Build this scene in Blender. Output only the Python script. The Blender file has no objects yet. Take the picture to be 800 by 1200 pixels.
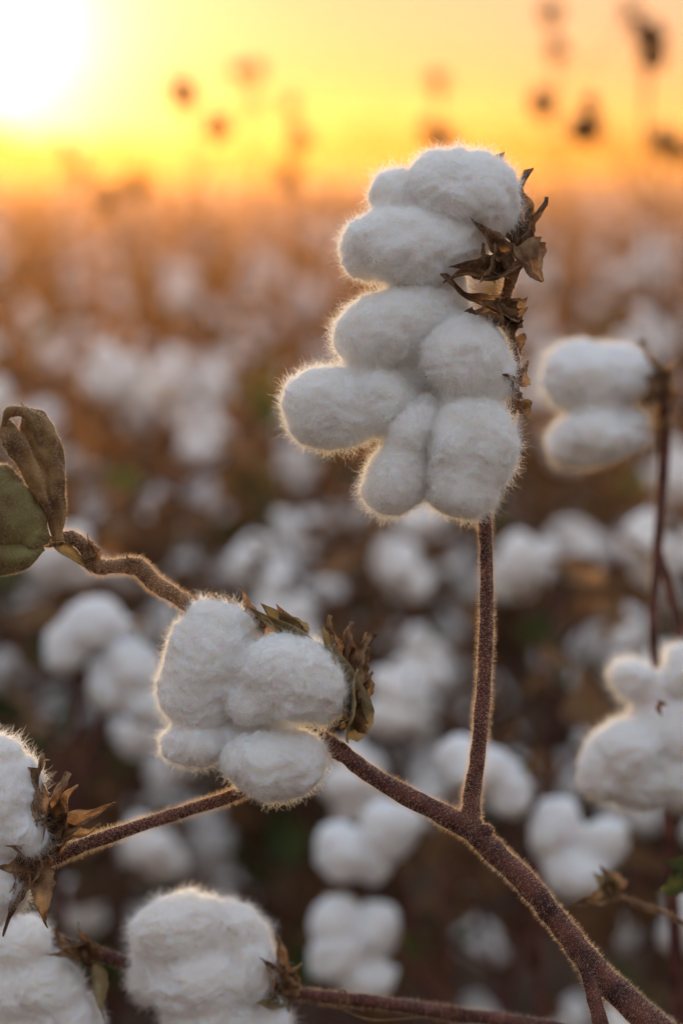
import bpy, math, random
import numpy as np
from mathutils import Vector, noise, Matrix

random.seed(7); rng=np.random.default_rng(7)
scene=bpy.context.scene
scene.view_settings.view_transform='Standard'
scene.view_settings.look='None'
scene.view_settings.exposure=0

# ------------------------------------------------------------------ camera
CAMZ=1.30; PITCH=math.radians(8.13); LENS=85.0
K=0.03/LENS
C=np.array([0,0,CAMZ]); F=np.array([0,math.cos(PITCH),-math.sin(PITCH)])
U=np.array([0,math.sin(PITCH),math.cos(PITCH)]); R=np.array([1.0,0,0])
def P(x,y,d=1.12,dz=0.0):
    s=K*d
    return C+F*(d+dz*s)+R*((x-400)*s)+U*((600-y)*s)
cam=bpy.data.cameras.new('camera'); co=bpy.data.objects.new('camera',cam)
scene.collection.objects.link(co); scene.camera=co
co.location=C; co.rotation_euler=(math.pi/2-PITCH,0,0)
cam.lens=LENS; cam.sensor_width=36; cam.sensor_fit='AUTO'
cam.clip_start=0.05; cam.clip_end=5000
cam.dof.use_dof=True; cam.dof.focus_distance=1.098; cam.dof.aperture_fstop=4.0

# ------------------------------------------------------------------ sun + sky
SEL=math.radians(3.0); SAZ=math.radians(-8.1)
sd=Vector((math.sin(SAZ)*math.cos(SEL),math.cos(SAZ)*math.cos(SEL),math.sin(SEL)))
sun=bpy.data.lights.new('sun','SUN'); so=bpy.data.objects.new('sun',sun)
scene.collection.objects.link(so); sun.energy=5.0; sun.angle=math.radians(0.6); sun.color=(1.0,0.60,0.26)
so.rotation_euler=sd.to_track_quat('Z','Y').to_euler()
w=bpy.data.worlds.new('World'); scene.world=w; w.use_nodes=True
nt=w.node_tree; nt.nodes.clear()
def N(nt,t,**kw):
    n=nt.nodes.new(t)
    for k,v in kw.items(): setattr(n,k,v)
    return n
def math_n(nt,op,a,b=None):
    n=N(nt,'ShaderNodeMath',operation=op)
    for i,v in enumerate((a,b)):
        if v is None: continue
        if isinstance(v,(int,float)): n.inputs[i].default_value=v
        else: nt.links.new(v,n.inputs[i])
    return n.outputs[0]
tc=N(nt,'ShaderNodeTexCoord'); nrm=N(nt,'ShaderNodeVectorMath',operation='NORMALIZE')
nt.links.new(tc.outputs['Generated'],nrm.inputs[0])
dot=N(nt,'ShaderNodeVectorMath',operation='DOT_PRODUCT'); nt.links.new(nrm.outputs[0],dot.inputs[0]); dot.inputs[1].default_value=sd
ang=math_n(nt,'MULTIPLY',math_n(nt,'ARCCOSINE',math_n(nt,'MINIMUM',dot.outputs['Value'],0.999999)),57.29578)
def glow(e,col):
    vm=N(nt,'ShaderNodeVectorMath',operation='SCALE'); vm.inputs[0].default_value=col
    nt.links.new(math_n(nt,'EXPONENT',e),vm.inputs['Scale']); return vm.outputs[0]
g1=glow(math_n(nt,'MULTIPLY',ang,-1/1.35),(4.4,3.8,3.2))
g2=glow(math_n(nt,'MULTIPLY',ang,-1/4.2),(0.65,0.43,0.05))
g3=glow(math_n(nt,'MULTIPLY',ang,-1/14.0),(0.16,-0.01,-0.06))
sep=N(nt,'ShaderNodeSeparateXYZ'); nt.links.new(nrm.outputs[0],sep.inputs[0])
ramp=N(nt,'ShaderNodeValToRGB'); nt.links.new(math_n(nt,'ADD',math_n(nt,'MULTIPLY',sep.outputs['Z'],0.5),0.5),ramp.inputs[0])
cr=ramp.color_ramp
els=[(0.0,(.10,.07,.05)),(0.495,(.30,.18,.11)),(0.5,(.62,.25,.09)),(0.512,(.68,.36,.17)),(0.526,(.74,.48,.31)),(0.56,(.72,.57,.46)),(0.66,(.71,.74,.80)),(0.8,(.74,.84,1.01)),(1.0,(.68,.81,1.03))]
cr.elements[0].position=0; cr.elements[0].color=(*els[0][1],1); cr.elements[1].position=1; cr.elements[1].color=(*els[-1][1],1)
for p,c in els[1:-1]:
    e=cr.elements.new(p); e.color=(*c,1)
def vadd(a,b):
    n=N(nt,'ShaderNodeVectorMath',operation='ADD'); nt.links.new(a,n.inputs[0]); nt.links.new(b,n.inputs[1]); return n.outputs[0]
tot=vadd(vadd(ramp.outputs[0],g1),vadd(g2,g3))
bg=N(nt,'ShaderNodeBackground'); nt.links.new(tot,bg.inputs[0]); bg.inputs[1].default_value=1.0
sky=N(nt,'ShaderNodeTexSky'); sky.sky_type='NISHITA'; sky.sun_disc=False; sky.sun_elevation=SEL; sky.sun_rotation=SAZ
sky.dust_density=3
bg2=N(nt,'ShaderNodeBackground'); nt.links.new(sky.outputs[0],bg2.inputs[0]); bg2.inputs[1].default_value=0.004
ad=N(nt,'ShaderNodeAddShader'); nt.links.new(bg.outputs[0],ad.inputs[0]); nt.links.new(bg2.outputs[0],ad.inputs[1])
wo=N(nt,'ShaderNodeOutputWorld'); nt.links.new(ad.outputs[0],wo.inputs[0])

# ------------------------------------------------------------------ materials
def newmat(name):
    m=bpy.data.materials.new(name); m.use_nodes=True; m.node_tree.nodes.clear(); return m,m.node_tree
def noise_ramp(nt,scale,cols,detail=4,vec=None,stretch=None):
    tc=N(nt,'ShaderNodeTexCoord'); n=N(nt,'ShaderNodeTexNoise'); n.inputs['Scale'].default_value=scale; n.inputs['Detail'].default_value=detail
    src=tc.outputs['Object']
    nt.links.new(src,n.inputs['Vector'])
    r=N(nt,'ShaderNodeValToRGB'); nt.links.new(n.outputs[0],r.inputs[0])
    k=len(cols); r.color_ramp.elements[0].position=0.32; r.color_ramp.elements[0].color=(*cols[0],1)
    r.color_ramp.elements[1].position=0.68; r.color_ramp.elements[1].color=(*cols[-1],1)
    for i,c in enumerate(cols[1:-1]):
        e=r.color_ramp.elements.new(0.32+0.36*(i+1)/(k-1)); e.color=(*c,1)
    return r.outputs[0],n.outputs[0],src
def cotton_mat(name,fine=True,cols=((.88,.86,.83),(.94,.93,.91))):
    m,nt=newmat(name)
    p=N(nt,'ShaderNodeBsdfPrincipled'); o=N(nt,'ShaderNodeOutputMaterial'); nt.links.new(p.outputs[0],o.inputs[0])
    c,f,src=noise_ramp(nt,60,list(cols))
    nt.links.new(c,p.inputs['Base Color'])
    p.inputs['Roughness'].default_value=1; p.inputs['Specular IOR Level'].default_value=0.05
    if fine:
        p.inputs['Subsurface Weight'].default_value=0.85; p.inputs['Subsurface Radius'].default_value=(1,.62,.36); p.inputs['Subsurface Scale'].default_value=0.010
    p.inputs['Sheen Weight'].default_value=0.4; p.inputs['Sheen Roughness'].default_value=0.4
    if fine:
        w=N(nt,'ShaderNodeTexNoise'); w.inputs['Scale'].default_value=520; w.inputs['Detail'].default_value=6; w.inputs['Distortion'].default_value=3.5
        nt.links.new(src,w.inputs['Vector'])
        b=N(nt,'ShaderNodeBump'); b.inputs['Strength'].default_value=1.0; b.inputs['Distance'].default_value=0.0017
        nt.links.new(w.outputs[0],b.inputs['Height']); nt.links.new(b.outputs[0],p.inputs['Normal'])
    return m
def thin_mat(name,cols,scale,trans=0.45,tval=1.2,rough=0.7,bump=0.3):
    m,nt=newmat(name)
    p=N(nt,'ShaderNodeBsdfPrincipled'); p.inputs['Roughness'].default_value=rough; p.inputs['Specular IOR Level'].default_value=0.25
    c,f,src=noise_ramp(nt,scale,cols,6); nt.links.new(c,p.inputs['Base Color'])
    t=N(nt,'ShaderNodeBsdfTranslucent')
    hs=N(nt,'ShaderNodeHueSaturation'); hs.inputs['Value'].default_value=tval; hs.inputs['Saturation'].default_value=0.95
    nt.links.new(c,hs.inputs['Color']); nt.links.new(hs.outputs[0],t.inputs[0])
    mx=N(nt,'ShaderNodeMixShader'); mx.inputs[0].default_value=trans
    nt.links.new(p.outputs[0],mx.inputs[1]); nt.links.new(t.outputs[0],mx.inputs[2])
    b=N(nt,'ShaderNodeBump'); b.inputs['Strength'].default_value=bump; b.inputs['Distance'].default_value=0.002
    n2=N(nt,'ShaderNodeTexNoise'); n2.inputs['Scale'].default_value=scale*4; n2.inputs['Detail'].default_value=5; nt.links.new(src,n2.inputs['Vector'])
    nt.links.new(n2.outputs[0],b.inputs['Height']); nt.links.new(b.outputs[0],p.inputs['Normal'])
    o=N(nt,'ShaderNodeOutputMaterial'); nt.links.new(mx.outputs[0],o.inputs[0]); return m
def solid_mat(name,cols,scale,rough=0.75,bump=0.4,dist=0.001):
    m,nt=newmat(name)
    p=N(nt,'ShaderNodeBsdfPrincipled'); p.inputs['Roughness'].default_value=rough; p.inputs['Specular IOR Level'].default_value=0.3
    c,f,src=noise_ramp(nt,scale,cols,6); nt.links.new(c,p.inputs['Base Color'])
    b=N(nt,'ShaderNodeBump'); b.inputs['Strength'].default_value=bump; b.inputs['Distance'].default_value=dist
    n2=N(nt,'ShaderNodeTexNoise'); n2.inputs['Scale'].default_value=scale*5; n2.inputs['Detail'].default_value=6; nt.links.new(src,n2.inputs['Vector'])
    nt.links.new(n2.outputs[0],b.inputs['Height']); nt.links.new(b.outputs[0],p.inputs['Normal'])
    o=N(nt,'ShaderNodeOutputMaterial'); nt.links.new(p.outputs[0],o.inputs[0]); return m
def fibre_mat(name,col,tr=0.5):
    m,nt=newmat(name)
    d=N(nt,'ShaderNodeBsdfDiffuse'); d.inputs[0].default_value=(*col,1)
    t=N(nt,'ShaderNodeBsdfTranslucent'); t.inputs[0].default_value=(*col,1)
    mx=N(nt,'ShaderNodeMixShader'); mx.inputs[0].default_value=tr
    nt.links.new(d.outputs[0],mx.inputs[1]); nt.links.new(t.outputs[0],mx.inputs[2])
    o=N(nt,'ShaderNodeOutputMaterial'); nt.links.new(mx.outputs[0],o.inputs[0]); return m
M_COT=cotton_mat('cotton_lint'); M_COTF=cotton_mat('cotton_lint_field',False,((.74,.68,.62),(.86,.82,.77)))
M_FIB=fibre_mat('cotton_fibre',(.98,.96,.92),0.65)
M_STEMH=fibre_mat('stem_hair',(.88,.66,.46),0.6)
M_STEM=solid_mat('stem_bark',[(.035,.011,.009),(.09,.029,.021),(.145,.052,.034)],90)
M_STEM2=solid_mat('stem_bark_tan',[(.08,.035,.018),(.17,.085,.04),(.26,.14,.065)],110)
M_BRACT=thin_mat('dry_bract',[(.09,.042,.02),(.25,.14,.07),(.45,.30,.17)],130,0.38,1.15)
M_BURR=thin_mat('green_tan_burr',[(.17,.125,.055),(.31,.24,.12),(.47,.37,.22)],70,0.25)
M_GREEN=thin_mat('green_leaf',[(.05,.06,.018),(.09,.10,.03),(.17,.12,.045)],45,0.3)
M_CURL=thin_mat('curled_leaf_skin',[(.11,.055,.022),(.24,.14,.055),(.38,.25,.11)],70,0.35,1.5,bump=.4)
M_OLIVE=thin_mat('olive_leaf',[(.15,.085,.035),(.22,.19,.07),(.31,.29,.125)],55,0.3,1.4,bump=.4)
M_DRYL=thin_mat('dry_leaf',[(.08,.036,.016),(.17,.085,.038),(.27,.155,.072)],12,0.45,1.5,bump=0.1)
M_GRNF=thin_mat('field_green_leaf',[(.04,.055,.014),(.085,.10,.025),(.15,.125,.04)],12,0.4,bump=0.1)
FIELD_MATS=[M_COTF,M_STEM,M_BRACT,M_DRYL,M_GRNF]

# ------------------------------------------------------------------ mesh builder
class MB:
    def __init__(s): s.v=[];s.f=[];s.m=[];s.n=0
    def add(s,v,f,mat=0):
        v=np.asarray(v,float); s.v.append(v)
        off=s.n; s.f.extend([tuple(int(i)+off for i in q) for q in f]); s.m.extend([mat]*len(f)); s.n+=len(v)
    def mesh(s,name,mats,smooth=True):
        me=bpy.data.meshes.new(name); me.from_pydata(np.concatenate(s.v).tolist(),[],s.f)
        for m in mats: me.materials.append(m)
        me.polygons.foreach_set('material_index',np.array(s.m,dtype=np.int32))
        me.polygons.foreach_set('use_smooth',np.ones(len(s.f),dtype=bool) if smooth else np.zeros(len(s.f),dtype=bool))
        me.update(); return me
def link(name,data,parent=None):
    o=bpy.data.objects.new(name,data); scene.collection.objects.link(o)
    if parent is not None:
        o.parent=parent; o.matrix_parent_inverse=Matrix.Translation(-Vector(parent.location))
    return o
def empty(name,loc):
    e=bpy.data.objects.new(name,None); scene.collection.objects.link(e); e.location=loc; e.empty_display_size=0.05; return e
def unit(v): v=np.asarray(v,float); return v/(np.linalg.norm(v)+1e-12)

import bmesh
_ico={}
def ico(sub):
    if sub not in _ico:
        bm=bmesh.new(); bmesh.ops.create_icosphere(bm,subdivisions=sub,radius=1.0)
        v=np.array([x.co[:] for x in bm.verts]); f=[tuple(a.index for a in q.verts) for q in bm.faces]; bm.free(); _ico[sub]=(v,f)
    return _ico[sub]
def spline(pts,rad,n):
    pts=np.asarray(pts,float); rad=np.asarray(rad,float); k=len(pts)
    pp=np.vstack([2*pts[0]-pts[1],pts,2*pts[-1]-pts[-2]]); rr=np.concatenate([[rad[0]],rad,[rad[-1]]])
    out=[];ro=[]
    for i in range(k-1):
        for j in range(n):
            t=j/n; a,b,c,d=pp[i:i+4]; ts=t*t*(3-2*t)
            out.append(.5*((2*b)+(-a+c)*t+(2*a-5*b+4*c-d)*t*t+(-a+3*b-3*c+d)*t**3)); ro.append(rr[i+1]*(1-ts)+rr[i+2]*ts)
    out.append(pts[-1]); ro.append(rad[-1]); return np.array(out),np.array(ro)
def tube(mb,pts,rad,mat=0,n=8,seg=12,bump=0.08,seed=0,freq=.9,fz=.35):
    p,r=spline(pts,rad,n); T=np.gradient(p,axis=0); T/= (np.linalg.norm(T,axis=1)[:,None]+1e-12)
    nrm=unit(np.cross(T[0],[0.3,0.9,0.31])); V=[];
    for i in range(len(p)):
        nrm=unit(nrm-T[i]*np.dot(nrm,T[i])); b=np.cross(T[i],nrm)
        for s in range(seg):
            a=2*math.pi*s/seg; rr=r[i]*(1+bump*noise.noise(Vector((math.cos(a)*freq*2+seed,math.sin(a)*freq*2,i*fz+seed*1.7))))
            V.append(p[i]+rr*(math.cos(a)*nrm+math.sin(a)*b))
    Fc=[]
    for i in range(len(p)-1):
        for s in range(seg):
            Fc.append((i*seg+s,i*seg+(s+1)%seg,(i+1)*seg+(s+1)%seg,(i+1)*seg+s))
    V.append(p[0]);V.append(p[-1]); L=len(p)*seg
    for s in range(seg):
        Fc.append((L,(s+1)%seg,s)); Fc.append((L+1,(len(p)-1)*seg+s,(len(p)-1)*seg+(s+1)%seg))
    mb.add(V,Fc,mat)
def blade(mb,base,tip,width,nhint,mat=0,cup=0.5,curl=0.2,teeth=0,crumple=0.12,nu=16,nv=8,seed=0,round_=0.75,lobes=0,roll=0,point=0.55):
    base=np.asarray(base,float);tip=np.asarray(tip,float); ax=tip-base; L=np.linalg.norm(ax); ax/=L
    nn=unit(np.asarray(nhint,float)-ax*np.dot(nhint,ax)); sd_=np.cross(ax,nn)
    V=[];Fc=[]
    for i in range(nu+1):
        u=i/nu; prof=max(0.0,math.sin(math.pi*min(1,(u*0.95+0.05))**round_))**0.8*(1-u)**(point*.5)*(1-0.2*u)+.02
        if lobes: prof*=0.65+0.35*abs(math.cos(lobes*math.pi*u))
        bend=noise.noise(Vector((u*2.2,seed*2.2,5.5)))*crumple*1.6*L
        for j in range(nv+1):
            v=-1+2*j/nv; wv=width*prof
            if teeth and abs(v)>0.99: wv*=1+teeth*noise.noise(Vector((u*9,v*3,seed)))
            q=Vector((u*3+seed*3.1,v*1.5,seed*1.3)); nz=noise.noise(q)*crumple+noise.noise(q*2.7)*crumple*0.5
            h=cup*width*(v*v*prof)+curl*L*(u**2.2)+nz*L
            th=roll*(.6+u)
            V.append(base+ax*(u*L*(1-0.15*abs(curl)*u))+sd_*(v*wv*math.cos(th*abs(v))+bend*u)+nn*(h+abs(v*wv)*math.sin(th*abs(v))))
    for i in range(nu):
        for j in range(nv):
            a=i*(nv+1)+j; Fc.append((a,a+1,a+nv+2,a+nv+1))
    mb.add(V,Fc,mat)
def sample_surface(me,n):
    me.calc_loop_triangles()
    nv=len(me.vertices); co=np.empty(nv*3); me.vertices.foreach_get('co',co); co=co.reshape(-1,3)
    vn=np.empty(nv*3); me.vertices.foreach_get('normal',vn); vn=vn.reshape(-1,3)
    t=np.empty(len(me.loop_triangles)*3,dtype=np.int32); me.loop_triangles.foreach_get('vertices',t); t=t.reshape(-1,3)
    a,b,c=co[t[:,0]],co[t[:,1]],co[t[:,2]]; ar=np.linalg.norm(np.cross(b-a,c-a),axis=1); pr=ar/ar.sum()
    idx=rng.choice(len(t),n,p=pr); r1=np.sqrt(rng.random(n))[:,None]; r2=rng.random(n)[:,None]
    w0,w1,w2=1-r1,r1*(1-r2),r1*r2
    p=w0*a[idx]+w1*b[idx]+w2*c[idx]; nm=w0*vn[t[idx,0]]+w1*vn[t[idx,1]]+w2*vn[t[idx,2]]
    nm/=np.linalg.norm(nm,axis=1)[:,None]+1e-12
    return p,nm
def hair(name,me,n,length,radius,mat,parent,lift=0.6,curl=0.5,npt=5,jit=0.5,clump=0.0):
    p,nm=sample_surface(me,n)
    tg=rng.normal(size=(n,3))
    if clump:
        q=p*70; fld=np.stack([np.sin(q[:,1]*1.3+q[:,2]*.9+1)+np.sin(q[:,0]*2.1),np.sin(q[:,2]*1.7+q[:,0])+np.cos(q[:,1]*1.9),np.cos(q[:,0]*1.2-q[:,1]*1.5)+np.sin(q[:,2]*2.3)],1)
        tg=tg*(1-clump)+fld*clump
    tg-=nm*(tg*nm).sum(1)[:,None]; tg/=np.linalg.norm(tg,axis=1)[:,None]+1e-12
    d=nm*lift+tg*(1-lift); d/=np.linalg.norm(d,axis=1)[:,None]
    L=length*(1-jit+2*jit*rng.random(n)**1.5)[:,None]
    pts=np.empty((n,npt,3)); pts[:,0]=p-nm*0.0003; cur=pts[:,0].copy()
    for k in range(1,npt):
        d=d+rng.normal(size=(n,3))*curl*0.5; dn=(d*nm).sum(1)[:,None]; d=d+nm*np.where(dn<0.0,-dn+0.05,0)
        d/=np.linalg.norm(d,axis=1)[:,None]; cur=cur+d*L/(npt-1); pts[:,k]=cur
    cu=bpy.data.hair_curves.new(name); cu.add_curves([npt]*n)
    cu.attributes['position'].data.foreach_set('vector',pts.reshape(-1).astype(np.float32))
    ra=cu.attributes.get('radius') or cu.attributes.new('radius','FLOAT','POINT')
    rr=np.tile(np.linspace(1,0.4,npt),n)*radius
    ra.data.foreach_set('value',rr.astype(np.float32))
    cu.materials.append(mat); return link(name,cu,parent)

# ------------------------------------------------------------------ cotton masses
def cotton_cluster(name,lobes,d,parent,fuzz=9000,voxel=0.0010,flen=0.0026,seed=0,smooth=2):
    s=K*d; mb=MB(); iv,ifc=ico(4)
    for (x,y,rx,ry,rot,dz,rz) in lobes:
        a=math.radians(rot); c_,s_=math.cos(a),math.sin(a)
        cen=P(x,y,d,dz); X=R*c_+U*s_; Y=-R*s_+U*c_
        V=cen+np.outer(iv[:,0]*rx*s,X)+np.outer(iv[:,1]*ry*s,Y)+np.outer(iv[:,2]*rz*s,F)
        mb.add(V,ifc,0)
    me=mb.mesh(name+'_tmp',[M_COT]); ob=bpy.data.objects.new('tmp',me); scene.collection.objects.link(ob)
    md=ob.modifiers.new('r','REMESH'); md.mode='VOXEL'; md.voxel_size=voxel; md.use_smooth_shade=True
    sm=ob.modifiers.new('s','SMOOTH'); sm.iterations=smooth; sm.factor=0.5
    dg=bpy.context.evaluated_depsgraph_get(); me2=bpy.data.meshes.new_from_object(ob.evaluated_get(dg)); bpy.data.objects.remove(ob)
    nv=len(me2.vertices); co=np.empty(nv*3); me2.vertices.foreach_get('co',co); co=co.reshape(-1,3)
    vn=np.empty(nv*3); me2.vertices.foreach_get('normal',vn); vn=vn.reshape(-1,3)
    disp=np.empty(nv)
    sv=Vector((seed*5.3,seed*2.1,seed))
    for i in range(nv):
        q=Vector(co[i])
        w_=Vector((noise.noise(q*60),noise.noise(q*60+Vector((9,3,1))),noise.noise(q*60+Vector((2,8,4)))))*0.010
        disp[i]=0.0032*noise.noise(q*38+sv)+0.0018*noise.noise((q+w_)*100+sv)+0.0014*noise.noise((q+w_)*270+sv)+0.0006*noise.noise((q+w_)*800)
    co=co+vn*disp[:,None]*(d/1.12)
    me2.vertices.foreach_set('co',co.reshape(-1)); me2.update(); me2.name=name
    me2.polygons.foreach_set('use_smooth',np.ones(len(me2.polygons),dtype=bool))
    me2.materials.clear(); me2.materials.append(M_COT)
    o=link(name,me2,parent)
    if fuzz:
        hair(name+'_fuzz',me2,int(fuzz*0.64),flen,0.000048,M_FIB,parent,lift=0.48,curl=1.0,npt=6,clump=.45,jit=.7)
        hair(name+'_fibres',me2,int(fuzz*0.46),flen*2.8,0.000052,M_FIB,parent,lift=0.09,curl=0.65,npt=8,clump=.55)
        hair(name+'_wisps',me2,int(fuzz*0.018),flen*2.2,0.000034,M_FIB,parent,lift=0.5,curl=1.0,npt=10)
    return o
def stem(name,pts,d,parent,mat=M_STEM,hairs=5000,hlen=0.0021,seg=14,seed=0):
    mb=MB(); s=K*d
    tube(mb,[P(x,y,d,dz) for x,y,_,dz in pts],[wd*s/2 for _,_,wd,_ in pts],0,10,seg,0.22,seed)
    me=mb.mesh(name,[mat]); o=link(name,me,parent)
    if hairs: hair(name+'_hairs',me,int(hairs*1.0),hlen,0.000036,M_STEMH,parent,lift=0.8,curl=0.35,npt=4,jit=.6)
    return o
def bracts(name,specs,d,parent,mats=None,hairs=0,round_=.62,roll=.6,wmul=1.45,crumple=.13):
    mats=mats or (M_BRACT,M_BURR,M_GREEN,M_CURL,M_OLIVE)
    mb=MB(); s=K*d
    for i,sp in enumerate(specs):
        x0,y0,z0,x1,y1,z1,wd,mt,cup,curl,face=sp[:11]; pt=sp[11] if len(sp)>11 else .9
        fa=math.radians(face); nh=-F*math.cos(fa)+R*math.sin(fa)+U*0.25
        sm_=mt in (1,3,4)
        blade(mb,P(x0,y0,d,z0),P(x1,y1,d,z1),wd*s*wmul,nh,mt,cup,curl,teeth=.1 if sm_ else .5,crumple=crumple*(.5 if sm_ else 1),nu=28,nv=14,seed=i*1.9+x0*0.013,roll=roll,round_=.85 if sm_ else round_,point=pt)
    me=mb.mesh(name,list(mats)); o=link(name,me,parent)
    if hairs: hair(name+'_hairs',me,hairs,0.0009,0.000026,M_STEMH,parent,lift=0.8,curl=0.3,npt=3)
    return o

# ------------------------------------------------------------------ foreground plant
D=1.12
base=P(840,1300,D); plant=empty('cotton_plant',(float(base[0])+0.05,float(base[1])+0.03,0))
cotton_cluster('cotton_boll_upper',[
 (541,223,66,45,-12,-8,50),(574,250,31,36,-40,5,40),(466,229,33,30,20,6,34),(505,242,36,30,0,24,34),
 (478,290,80,44,-3,-14,48),(534,280,42,36,0,6,44),(430,293,32,34,0,-2,34),(500,335,46,32,0,26,40),
 (464,383,76,45,12,-8,48),(422,395,34,35,20,-2,36),(505,365,42,40,0,18,42),
 (392,476,57,48,-8,-8,48),(440,468,48,42,10,0,46),(440,430,40,34,0,20,40),(480,430,36,40,0,22,40)],D,plant,fuzz=72000,seed=1)
cotton_cluster('cotton_boll_lower',[
 (542,418,54,47,-5,-28,46),(570,440,34,35,0,-14,38),
 (548,470,38,32,0,2,38),(553,520,53,56,0,-28,48),(539,564,42,41,8,-20,42),
 (480,505,27,48,-30,-18,38),(464,554,35,46,-14,-18,38),(508,525,26,50,-10,14,34)],D,plant,fuzz=48000,seed=2)
bracts('upper_bracts',[
 (598,300,10,604,192,30,12,0,1.0,.18,50),(602,290,0,570,182,25,8,0,.8,.12,80),(597,300,8,636,228,25,10,0,1.0,.18,50),(600,295,8,618,240,15,8,0,1.0,.18,60),
 (592,300,-18,548,260,-46,12,0,.8,-.12,-20),(600,294,-10,630,338,-14,17,0,1.1,.22,25,.4),(604,298,5,632,294,10,9,0,.9,.2,-30),
 (588,322,-18,510,338,-56,12,0,.9,.15,10),(585,318,-14,526,308,-56,12,0,.7,-.1,0,.5),(590,312,-20,555,345,-58,15,0,.8,.15,0,.4),(580,325,-10,556,285,-52,8,0,.8,.2,0),(595,310,-15,600,345,-28,11,0,.9,.2,10)],D,plant,hairs=6000)
bracts('lower_bracts',[
 (598,372,0,522,330,-62,9,0,1.0,-.12,0),(592,378,-5,532,378,-76,11,0,1.0,.15,0),(594,380,-5,620,360,0,9,0,.9,.2,20),
 (598,372,0,550,352,-60,14,0,1.0,.2,-15,.5),(592,388,-12,568,350,-52,12,0,.9,.2,15),(595,380,-12,600,408,-32,10,0,.9,.2,10),
 (604,450,15,612,418,-4,8,0,.9,.2,30),(606,472,8,576,442,-62,8,0,.8,.15,30),(606,470,8,612,504,-18,8,0,.9,.2,30),(602,395,10,610,418,0,8,0,.8,.2,20)],D,plant,hairs=5000)
stem('upper_boll_peduncle',[(590,298,20,0),(598,322,15,-10),(592,345,13,-10),(586,368,13,0),(598,395,13,12),(604,440,13,20),(594,510,14,35),(574,570,15,22),(567,600,16,4)],D,plant,M_STEM2,4500)
stem('fruiting_stem',[(567,575,15,10),(569,640,15,0),(570,700,15.5,0),(567,790,17,0),(561,870,18,0),(553,930,20,0),(550,962,24,0),(552,975,26,4)],D,plant,M_STEM,10000)
stem('main_branch',[(372,862,15,25),(398,880,20,8),(430,905,20,0),(490,940,22,0),(548,970,27,0),(570,990,27,0),(620,1040,27,0),(665,1095,27,0),(700,1140,30,0),(765,1200,34,0),(850,1270,36,10)],D,plant,M_STEM,14000,seed=3)
mb=MB(); b0=P(850,1270,D,10); gx=np.array(plant.location[:])
tube(mb,[b0,b0+np.array([.02,.01,-.06]),(b0+gx)/2+np.array([.02,0,0]),gx-np.array([0,0,.03])],[.0066,.0068,.008,.010],0,10,14,.12,4)
link('stalk',mb.mesh('stalk',[M_STEM]),plant)
stem('side_shoot',[(678,1118,13,-6),(690,1150,16,-14),(702,1200,18,-22),(725,1290,20,-20),(780,1400,22,0)],D,plant,M_STEM,2500,seed=5)
mb=MB(); iv,ifc=ico(3)
for x,y,r_,dz in [(550,966,15,0),(568,972,9,-8),(566,984,7,-12),(688,1122,14,0),(399,884,11,4)]:
    dv=np.array([1+.2*noise.noise(Vector(q)*2+Vector((x,y,0))) for q in iv])[:,None]
    mb.add(P(x,y,D,dz)+iv*dv*r_*K*D*np.array([1,.9,.8]),ifc,0)
ob=link('stem_nodes',mb.mesh('stem_nodes',[M_STEM]),plant)
hair('stem_nodes_hairs',ob.data,2200,0.0015,0.000028,M_STEMH,plant,lift=0.8,curl=.3,npt=4)
# middle boll
cotton_cluster('cotton_boll_middle',[
 (250,770,55,68,-22,-2,50),(230,812,44,46,0,6,46),(278,750,28,36,0,18,40),
 (338,790,62,52,-10,-32,48),(300,812,38,36,0,-16,40),(376,808,28,38,0,-16,36),
 (322,892,61,38,2,-18,46),(350,882,32,28,0,-8,36),(228,871,38,29,-8,4,38),(270,870,32,28,0,22,36),(300,850,42,36,0,32,40)],D,plant,fuzz=50000,flen=.0022,seed=3)
bracts('middle_bracts',[
 (408,830,15,298,708,-44,17,1,.7,-.06,10,.2),(412,855,10,370,730,-40,14,1,.7,.08,30,.2),(408,868,5,412,775,-30,13,1,.8,.12,30,.2),
 (350,750,10,304,702,-34,16,1,.8,.1,0,.3),(340,745,15,322,700,-10,14,0,.9,.2,0,.5),(290,745,30,262,690,-4,16,0,.9,.2,0,.5),
 (400,800,35,370,716,-16,12,0,1.0,.2,30,.6),(402,820,20,394,722,5,13,0,1.1,.25,40,.6),(402,830,20,430,752,10,13,0,1.1,.2,40,.6),(404,840,15,434,778,0,12,0,1.0,.25,30,.6),
 (408,850,0,424,812,-16,13,0,.9,.2,20,.5),
 (300,745,40,236,694,5,14,0,1.0,.2,0,.6),(312,745,35,270,684,0,12,0,1.0,.2,0),(406,830,10,408,735,-20,12,0,1.0,.25,50),(250,708,20,222,704,5,9,0,.9,.2,0)],D,plant,hairs=7500)
stem('upper_left_branch',[(250,735,18,50),(232,718,18,35),(205,700,18,15),(180,682,19,0),(160,664,21,0),(132,664,16,0),(112,662,20,0),(98,640,15,0),(82,630,16,0),(66,634,13,0),(45,636,11,-4)],D,plant,M_STEM2,8000,hlen=.0022,seed=7)
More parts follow.
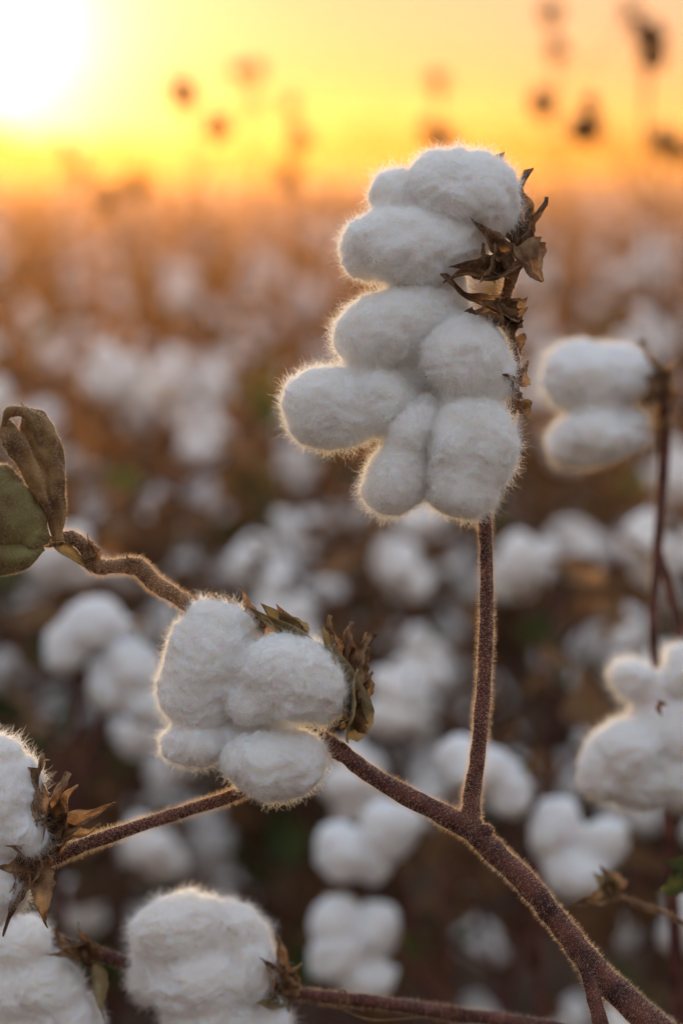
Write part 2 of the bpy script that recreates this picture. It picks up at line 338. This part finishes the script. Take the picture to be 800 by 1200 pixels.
# dried, folded leaf over a withered green boll at the branch tip
DL=1.085; sL=K*DL; mb=MB()
tube(mb,[P(68,634,DL,0),P(66,600,DL,0),P(60,560,DL,0),P(50,520,DL,0),P(40,495,DL,-2),P(28,478,DL,-4)],np.array([6,11,14,18,17,4])*sL,3,16,36,.38,3,.8,.12)
tube(mb,[P(60,605,DL,-14),P(42,560,DL,-24),P(24,525,DL,-22),P(12,505,DL,-14),P(8,490,DL,-12)],np.array([4,10,14,10,3])*sL,3,16,30,.36,8,.8,.12)
tube(mb,[P(62,625,DL,4),P(70,580,DL,6),P(68,530,DL,4),P(58,495,DL,0)],np.array([4,6,6,3])*sL,3,14,18,.3,11,.6,.1)
tube(mb,[P(50,520,DL,-16),P(36,488,DL,-20),P(16,484,DL,-22),P(6,500,DL,-22)],np.array([3,6,6,2])*sL,3,14,16,.3,21,.6,.1)
tube(mb,[P(58,634,DL,0),P(42,625,DL,-4),P(15,605,DL,-6),P(-15,590,DL,-4),P(-40,580,DL,0)],np.array([5,24,42,50,30])*sL,4,16,40,.25,5,.7,.10)
tube(mb,[P(52,642,DL,-6),P(28,652,DL,-14),P(0,652,DL,-14),P(-20,650,DL,-10)],np.array([4,16,22,12])*sL,4,14,28,.2,6,.6,.08)
me=mb.mesh('curled_leaf',[M_BRACT,M_BURR,M_GREEN,M_CURL,M_OLIVE]); link('curled_leaf',me,plant)
hair('curled_leaf_hairs',me,20000,0.0014,0.000032,M_STEMH,plant,lift=.7,curl=.4,npt=4)
bracts('stipules',[(62,634,0,108,672,8,8,1,.9,.2,0),(112,656,0,98,625,-8,6,0,.9,.2,20),(104,660,-6,116,645,-10,6,0,.9,.2,20),(160,665,-6,146,650,-10,6,0,.9,.2,20),(50,500,-10,26,470,-14,9,0,.9,.2,0),(64,560,-10,58,500,-22,8,0,.9,.2,30)],D,plant,hairs=1500)
stem('lower_left_branch',[(310,915,14,30),(275,932,14,12),(220,950,15,4),(160,969,15.5,2),(100,990,17,0),(55,1007,20,0),(20,1020,22,5)],D,plant,M_STEM,8000,seed=9)
cotton_cluster('cotton_boll_left_edge',[(5,930,48,46,0,0,48),(-10,885,36,28,0,4,36),(25,965,32,40,15,-6,36),(-20,980,50,45,0,5,44),(0,1040,34,36,20,0,38),(-30,1060,40,40,0,0,40)],1.10,plant,fuzz=20000,seed=4)
bracts('left_edge_bracts',[
 (48,1002,10,36,878,-6,13,0,1.0,.15,30),(52,1000,0,72,898,0,14,0,1.0,.2,30,.6),(50,990,-4,140,938,-5,14,0,.9,.12,0,.6),(52,985,0,118,962,10,13,0,.9,.2,20),(50,975,0,96,915,-5,13,0,.9,.2,20,.5),
 (45,1005,-8,2,1092,-30,11,0,1.0,.15,0),(42,1002,-4,50,1088,-8,14,0,.9,.2,20,.5),(40,1000,-14,-5,1022,-50,10,0,.9,.2,0),(40,1000,-10,6,990,-55,9,0,.9,.2,0),(50,1005,0,28,898,-32,9,0,1.0,.1,50)],1.10,plant,hairs=5000)
# lower boll + lower branch
D2=1.19
stem('lower_branch',[(35,1100,16,20),(90,1112,16,10),(150,1130,16,10),(230,1150,15,20),(330,1164,15,10),(430,1173,15,0),(540,1189,16,0),(640,1204,17,0),(760,1235,20,10),(850,1290,26,20)],D2,plant,M_STEM,7000,seed=11)
cotton_cluster('cotton_boll_lower_left',[(210,1090,56,42,12,-4,48),(266,1098,46,36,-10,8,42),(238,1148,68,40,8,-20,46),(288,1138,40,42,-20,-6,40),(252,1194,66,40,0,-4,46),(318,1192,26,28,0,-6,30),(188,1135,36,44,0,6,36)],D2,plant,fuzz=28000,seed=5)
bracts('lower_left_bracts',[(332,1150,0,268,1072,-40,10,0,.9,-.1,10),(330,1160,0,312,1088,-18,11,0,1.0,.2,30),(332,1165,0,350,1122,-4,9,0,.9,.2,30),(332,1168,0,336,1205,-14,9,0,.9,.2,0),(330,1160,0,300,1105,-46,13,0,.9,.2,10,.5),(332,1168,0,292,1172,-58,10,1,.9,.2,10,.5)],D2,plant,hairs=2500)
cotton_cluster('cotton_boll_bottom_corner',[(18,1108,42,36,10,0,40),(-15,1120,40,40,0,4,40),(50,1155,52,40,-5,-6,44),(10,1165,50,46,0,-4,44),(70,1195,46,40,0,0,42),(20,1215,60,44,0,0,44)],D2,plant,fuzz=17000,seed=6)
bracts('bottom_corner_bracts',[(108,1125,0,56,1090,-30,11,0,.9,.2,20),(110,1128,0,84,1080,-5,10,0,.9,.2,20),(112,1130,0,120,1195,-12,10,1,.9,.2,20),(100,1118,0,54,1116,-48,10,0,.9,.15,10)],D2,plant)
mb=MB(); 
for tp in ([(345,1168),(352,1174),(362,1172),(400,1180),(408,1170),(403,1160),(396,1164),(402,1182)],[(515,1180),(520,1196),(533,1200),(534,1182),(527,1178)],[(400,1182),(440,1195),(500,1192),(520,1196)]):
    tube(mb,[P(x,y,D2,-9+(i%3)*4) for i,(x,y) in enumerate(tp)],[.0006]*len(tp),0,6,6,.05)
link('tendril',mb.mesh('tendril',[M_STEM2]),plant)

# ------------------------------------------------------------------ other near plants
def ground_stalk(pl,top,r0,r1,seed):
    mb=MB(); g=np.array([pl.location[0],pl.location[1],-.03]); t=np.asarray(top)
    tube(mb,[t,t*.7+g*.3+np.array([.012,.01,0]),t*.35+g*.65+np.array([-.01,0,0]),g],[r0,(r0+r1)/2,r1*.9,r1],0,10,12,.15,seed)
    link('stalk',mb.mesh('stalk',[M_STEM]),pl)
D3=1.42; p3=P(770,900,D3); pl3=empty('cotton_plant',(p3[0]+.03,p3[1],0))
cotton_cluster('cotton_boll',[(687,438,49,38,-5,0,52),(722,440,38,37,0,4,44),(662,448,27,31,0,2,36),(700,475,40,24,0,12,40),(700,512,53,33,3,-6,48),(735,505,28,30,0,0,34),(670,516,29,28,0,0,32)],D3,pl3,fuzz=14000,voxel=.0018,seed=7,smooth=3)
bracts('bracts',[(772,462,0,745,398,0,10,0,.9,.2,30),(770,462,0,735,440,-54,10,0,.8,.15,10),(774,465,0,786,412,5,9,0,.9,.2,20),(772,470,0,738,482,-54,10,0,.8,.15,10),(776,470,0,800,455,5,8,0,.9,.2,20),(772,480,0,755,520,-20,9,0,.9,.2,20),(770,455,0,760,415,-20,9,0,.9,.2,20)],D3,pl3)
stem('stem',[(752,470,12,0),(775,466,16,0),(778,520,14,0),(773,600,13,0),(768,680,12,4),(766,740,12,8),(780,900,14,10)],D3,pl3,M_STEM,2500)
stem('side_stem',[(768,630,10,8),(785,690,11,8),(798,745,12,10),(815,830,13,10)],D3,pl3,M_STEM,1000)
ground_stalk(pl3,P(780,900,D3,10),.0035,.007,3)
D4=1.36; p4=P(860,1000,D4); pl4=empty('cotton_plant',(p4[0],p4[1],0))
cotton_cluster('cotton_boll',[(742,797,30,26,-10,0,34),(765,806,28,24,0,4,30),(800,785,28,36,0,0,40),(735,880,48,42,25,-8,46),(712,900,38,36,30,-2,38),(748,915,36,36,0,0,38),(790,862,46,46,0,0,46),(800,905,50,44,0,4,44),(770,845,36,30,0,6,36)],D4,pl4,fuzz=14000,voxel=.0018,seed=8,smooth=3)
stem('stem',[(805,840,13,20),(830,900,14,20),(860,1000,16,10)],D4,pl4,M_STEM,500); ground_stalk(pl4,P(860,1000,D4,10),.004,.007,5)
bracts('leaves',[(800,1030,0,762,1045,-10,14,2,.6,.2,0),(800,1020,0,775,1005,0,12,2,.6,.2,0),(722,1045,0,668,1060,0,11,0,.8,.2,0),(722,1045,0,700,1012,0,11,0,.8,.2,10),(718,1048,0,690,1020,0,12,1,.8,.25,0),(722,1045,0,712,1058,-5,11,0,.8,.2,0),(770,830,0,762,815,-42,6,0,.8,.2,0)],1.25,pl4)
stem('leaf_stalk',[(720,1048,4,0),(750,1060,4,0),(790,1075,5,0),(850,1120,7,8)],1.25,pl4,M_STEM2,400)
def back_plant(d,groups,root,seed):
    p=P(root[0],root[1],d); pl=empty('cotton_plant',(float(p[0]),float(p[1]),0))
    mb=MB(); g=np.array([pl.location[0],pl.location[1],0]); tp=P(root[0],root[1],d)
    tube(mb,[tp,(tp+g)/2+np.array([.015,0,0]),g],[.0025,.005,.007],0,8,8,.1,seed)
    for gi,gr in enumerate(groups):
        cx=sum(l[0] for l in gr)/len(gr); cy=sum(l[1] for l in gr)/len(gr)
        cotton_cluster('cotton_boll',[(x,y,rx,ry,(i*37+gi*20)%50-25,dz,(rx+ry)/2) for i,(x,y,rx,ry,dz) in enumerate(gr)],d,pl,fuzz=0,voxel=.003,seed=seed+gi,smooth=2)
        q=P(cx,cy,d,20); tube(mb,[q,q*.6+tp*.4+np.array([0,.01,-.02]),g+(tp-g)*.85],[.002,.0025,.003],0,6,6,.1,gi)
        sx=max(l[0]+l[2]*.8 for l in gr)
        for k in range(4): blade(mb,P(sx-6,cy+4,d,10),P(sx+14-k*9,cy+(-34,-20,22,36)[k],d,-20+8*k),.007,-F,1,.8,.2,.4,.12,10,6,k+gi,point=.8)
    link('stalk',mb.mesh('stalk',[M_STEM,M_BRACT]),pl)
back_plant(1.76,[[(458,972,36,36,0),(402,1000,32,36,0),(434,1008,26,30,10)],[(392,1080,30,28,0),(438,1092,30,34,6),(395,1120,34,30,-4),(428,1146,36,26,4)]],(520,1010),20)
back_plant(1.70,[[(650,972,30,34,0),(706,985,30,28,0),(676,1018,38,30,-4)],[(560,902,36,28,0),(596,925,28,32,4),(538,888,26,24,6)]],(625,930),30)
back_plant(1.82,[[(156,785,36,34,0),(128,806,28,34,6),(172,828,28,26,0)],[(112,732,38,30,0),(80,755,26,34,4),(140,748,24,28,8)]],(60,840),40)

# ------------------------------------------------------------------ field plants
def boll_variant(seed):
    rs=np.random.default_rng(seed); mb=MB(); iv,ifc=ico(2)
    n=rs.integers(4,6); r0=0.0172
    for k in range(n):
        a=2*math.pi*k/n+rs.normal()*.25; out=np.array([math.cos(a),math.sin(a),0])
        ax=unit(out*0.75+np.array([0,0,.9])); X=unit(np.cross(ax,[.1,.2,1])); Y=np.cross(ax,X)
        L=r0*(1.25+rs.random()*.5); Wd=r0*(.85+rs.random()*.25); cen=out*r0*.95+np.array([0,0,r0*(.6+rs.normal()*.3)])
        sv=Vector((seed*3.7,k*2.3,0))
        dsp=np.array([1+.20*noise.noise(Vector(q)*1.7+sv)+.08*noise.noise(Vector(q)*4+sv) for q in iv])
        q=iv*dsp[:,None]; mb.add(cen+np.outer(q[:,0]*Wd,X)+np.outer(q[:,1]*Wd,Y)+np.outer(q[:,2]*L,ax),ifc,0)
    mb.add(iv*r0*.95+np.array([0,0,r0*.8]),ifc,0)
    for k in range(5):
        a=2*math.pi*(k+.5)/5; out=np.array([math.cos(a),math.sin(a),0])
        blade(mb,[0,0,-.012],out*.036+np.array([0,0,.008+.012*rs.random()]),.011,[0,0,1],2,.5,.2,0,.1,6,4,seed+k)
    return np.concatenate(mb.v),mb.f,mb.m
VARS=[boll_variant(i+1) for i in range(5)]
def rotmat(ax,tw):
    ax=unit(ax); X=unit(np.cross(ax,[.31,.12,1.0])); Y=np.cross(ax,X)
    X2=X*math.cos(tw)+Y*math.sin(tw); Y2=np.cross(ax,X2); return np.stack([X2,Y2,ax],0)
def add_boll(mb,rs,pos,ax,sc):
    v,f,m=VARS[rs.integers(len(VARS))]; q=(v*sc)@rotmat(ax,rs.random()*6.28)+pos
    off=mb.n; mb.v.append(q); mb.f.extend([tuple(i+off for i in t) for t in f]); mb.m.extend(m); mb.n+=len(q)
def field_plant(seed,green,nboll,bare=False):
    rs=np.random.default_rng(seed+100); mb=MB(); h=.93+.1*rs.random()
    lean=rs.normal(size=2)*.03
    sp=lambda t:np.array([lean[0]*t*t+.008*math.sin(9*t+seed),lean[1]*t*t+.008*math.cos(7*t),h*t])
    tube(mb,[sp(t) for t in np.linspace(0,1,8)],np.linspace(.007,.0022,8),1,3,6)
    nb=20; has=set(rs.choice(nb,nboll,replace=False).tolist())
    for b in range(nb):
        t=.25+.73*b/(nb-1); a=b*2.4+rs.normal()*.4; o=sp(t)
        L=(.07+.17*(1-t)+.05*rs.random())*1.15; out=np.array([math.cos(a),math.sin(a),0])
        pts=[o,o+out*L*.5+np.array([0,0,L*.32]),o+out*L+np.array([0,0,L*(.40+.2*rs.random())])]
        tube(mb,pts,[.0032,.0025,.002],1,3,5)
        if b in has:
            add_boll(mb,rs,pts[2],unit(out*.8+np.array([0,0,.1+.9*rs.random()])+rs.normal(size=3)*.35),.8+.4*rs.random())
        else:
            for _k in range(4): blade(mb,pts[2],pts[2]+unit(rs.normal(size=3)+out)*.03,.010,rs.normal(size=3),2,.6,.2,0,.1,5,3,seed)
        for _ in range(3):
            lp=pts[1]+rs.normal(size=3)*.035; dr=unit(rs.normal(size=3)+np.array([0,0,-.6])); Ls=.035+.055*rs.random()
            mt=4 if rs.random()<green*(1.35-t) else 3
            blade(mb,lp,lp+dr*Ls,Ls*.42,rs.normal(size=3),mt,.4,.25,0,.2,7,4,seed+b,.6,lobes=2,point=.3)
    for _ in range(14 if bare else 9):
        t=.55+.45*rs.random(); o=sp(t); dr=unit(rs.normal(size=3)+np.array([0,0,.6])); 
        tube(mb,[o,o+dr*.06,o+dr*.11+np.array([0,0,.02])],[.0018,.0014,.001],1,3,4)
        for _k in range(4): blade(mb,o+dr*.11+np.array([0,0,.02]),o+dr*.11+np.array([0,0,.02])+unit(rs.normal(size=3)+dr)*.03,.011,rs.normal(size=3),3,.6,.2,0,.1,5,3,seed)
    return mb.mesh('field_plant_%d'%seed,FIELD_MATS)
protos=[field_plant(i,[.3,.45,.35,.55,.3,.45,.4][i],[12,14,12,11,15,12,13][i]) for i in range(7)]
protosf=[field_plant(10+i,.08,[8,6,9,7,4,8][i],True) for i in range(6)]
field=empty('cotton_field',(0,6,0)); cnt=0
def scatter(y0,y1,step,sxy,margin,zt=1.0):
    global cnt
    y=y0
    while y<y1:
        hw=y*.215+margin; x=-hw
        while x<hw:
            px=x+random.uniform(-.42,.42)*step; py=y+random.uniform(-.42,.42)*step
            pf=min(1,max(0,(py-3)/4))
            pr=protosf if random.random()<pf else protos
            o=bpy.data.objects.new('field_plant',random.choice(pr)); scene.collection.objects.link(o)
            o.parent=field; o.location=(px,py-6,0); s=random.uniform(.86,1.07)
            o.scale=(s*sxy,s*sxy,s*random.uniform(.95,1.03)*zt); o.rotation_euler=(random.gauss(0,.05),random.gauss(0,.05),random.uniform(0,6.28)); cnt+=1
            x+=step
        y+=step
scatter(2.02,14,.33,1,.8); scatter(14,45,.55,1.2,1.5); scatter(45,130,1.15,1.6,3)
print('plants',cnt)

def stalk(x,y,d,blobs,size=.95):
    top=P(x,y,d); e=empty('dry_cotton_stalk',(float(top[0])+.03,float(top[1]),0)); mb=MB(); g=np.array([e.location[0],e.location[1],0])
    tube(mb,[g,g*.5+top*.5+np.array([.02,0,0]),top],[.005,.003,.0012],0,8,6)
    rs=np.random.default_rng(int(x*7+y))
    for (bx,by,sc) in blobs:
        q=P(bx,by,d)
        tube(mb,[g+(top-g)*max(.4,min(.98,(q[2]-.10)/top[2])),q*.6+(g+(top-g)*.9)*.4-np.array([0,0,.01]),q],[.0016,.0013,.001],0,5,5)
        for k in range(13):
            dr=unit(rs.normal(size=3)); blade(mb,q-dr*.006,q+dr*.024*sc*size,.015*sc*size,rs.normal(size=3),1,.8,.25,0,.1,6,4,k+bx,point=.4)
    link('stalk_and_burrs',mb.mesh('stalk_and_burrs',[M_STEM,M_BRACT]),e)
stalk(222,105,3.4,[(215,110,1.15),(256,148,1.05)])
stalk(292,70,4.6,[(300,82,1.1),(278,85,.9),(340,125,1.0),(296,125,.8)])
stalk(345,150,4.2,[(350,160,1.2),(336,205,1.2)])
stalk(512,88,4.0,[(511,96,1.1),(520,165,1.2),(500,150,.9)])
stalk(648,5,3.6,[(644,14,1.0),(652,60,1.0),(634,122,1.2),(738,14,.9)])
stalk(752,30,2.9,[(760,42,1.1),(762,64,1.0),(684,152,1.1),(690,120,.6)])
stalk(80,165,5,[(75,170,1.1),(95,200,1.2)])
stalk(770,150,3.6,[(775,165,1.3),(795,175,1.2)])
stalk(165,210,4,[(160,215,1.2),(128,228,1.3)])

# ------------------------------------------------------------------ ground and distance
M_SOIL=solid_mat('soil',[(.06,.035,.02),(.11,.065,.04),(.17,.10,.06)],3,.95,.6,.05)
mb=MB(); n=60; xs=np.linspace(-1,1,n); V=[];Fc=[]
for i in range(n):
    for j in range(n):
        x=np.sign(xs[i])*abs(xs[i])**2.5*2500; y=np.sign(xs[j])*abs(xs[j])**2.5*2500; V.append((x,y,.02*noise.noise(Vector((x*.8,y*.8,0))) if abs(x)<30 and abs(y)<30 else 0))
for i in range(n-1):
    for j in range(n-1): a=i*n+j; Fc.append((a,a+n,a+n+1,a+1))
mb.add(V,Fc); link('ground',mb.mesh('ground',[M_SOIL]))
M_TREE=solid_mat('far_foliage',[(.06,.035,.015),(.10,.065,.03),(.15,.10,.045)],.6,.9,.6,.5)
mb=MB(); iv2,if2=ico(2)
for k in range(420):
    x=random.uniform(-110,110); y=random.uniform(200,250); r_=random.uniform(2.0,3.2)*(1+.5*noise.noise(Vector((x*.04,0,0))))
    for _ in range(3):
        c=np.array([x+random.gauss(0,r_*.5),y+random.gauss(0,r_*.5),r_*random.uniform(.3,.8)]); s_=r_*random.uniform(.5,.9)
        d_=np.array([1+.35*noise.noise(Vector(q)*2.2+Vector((k,0,0))) for q in iv2]); mb.add(c+iv2*d_[:,None]*s_,if2,0)
link('distant_tree_line',mb.mesh('distant_tree_line',[M_TREE]))

# layered haze volumes, added partly as stand-in for lens glare (densest near the ground)
m,nt=newmat('haze_veil'); vs=N(nt,'ShaderNodeVolumeScatter'); vs.inputs['Color'].default_value=(.97,.44,.10,1); vs.inputs['Density'].default_value=.0025; vs.inputs['Anisotropy'].default_value=.72
o=N(nt,'ShaderNodeOutputMaterial'); nt.links.new(vs.outputs[0],o.inputs['Volume'])
hz=empty('haze',(0,0,0))
for i,(ln,ht) in enumerate([(40,1.95),(62,2.5),(85,3.1)]):
    bm=bmesh.new(); bmesh.ops.create_cube(bm,size=1); me=bpy.data.meshes.new('haze_layer_%d'%(i+1))
    for v in bm.verts: v.co=Vector((v.co.x*(100+i*30),(v.co.y+.5)*ln+1.6+.07*i,(v.co.z+.5)*(ht+.2+.05*i)-.2-.05*i))
    bm.to_mesh(me); bm.free(); me.materials.append(m); link('haze_layer_%d'%(i+1),me,hz)
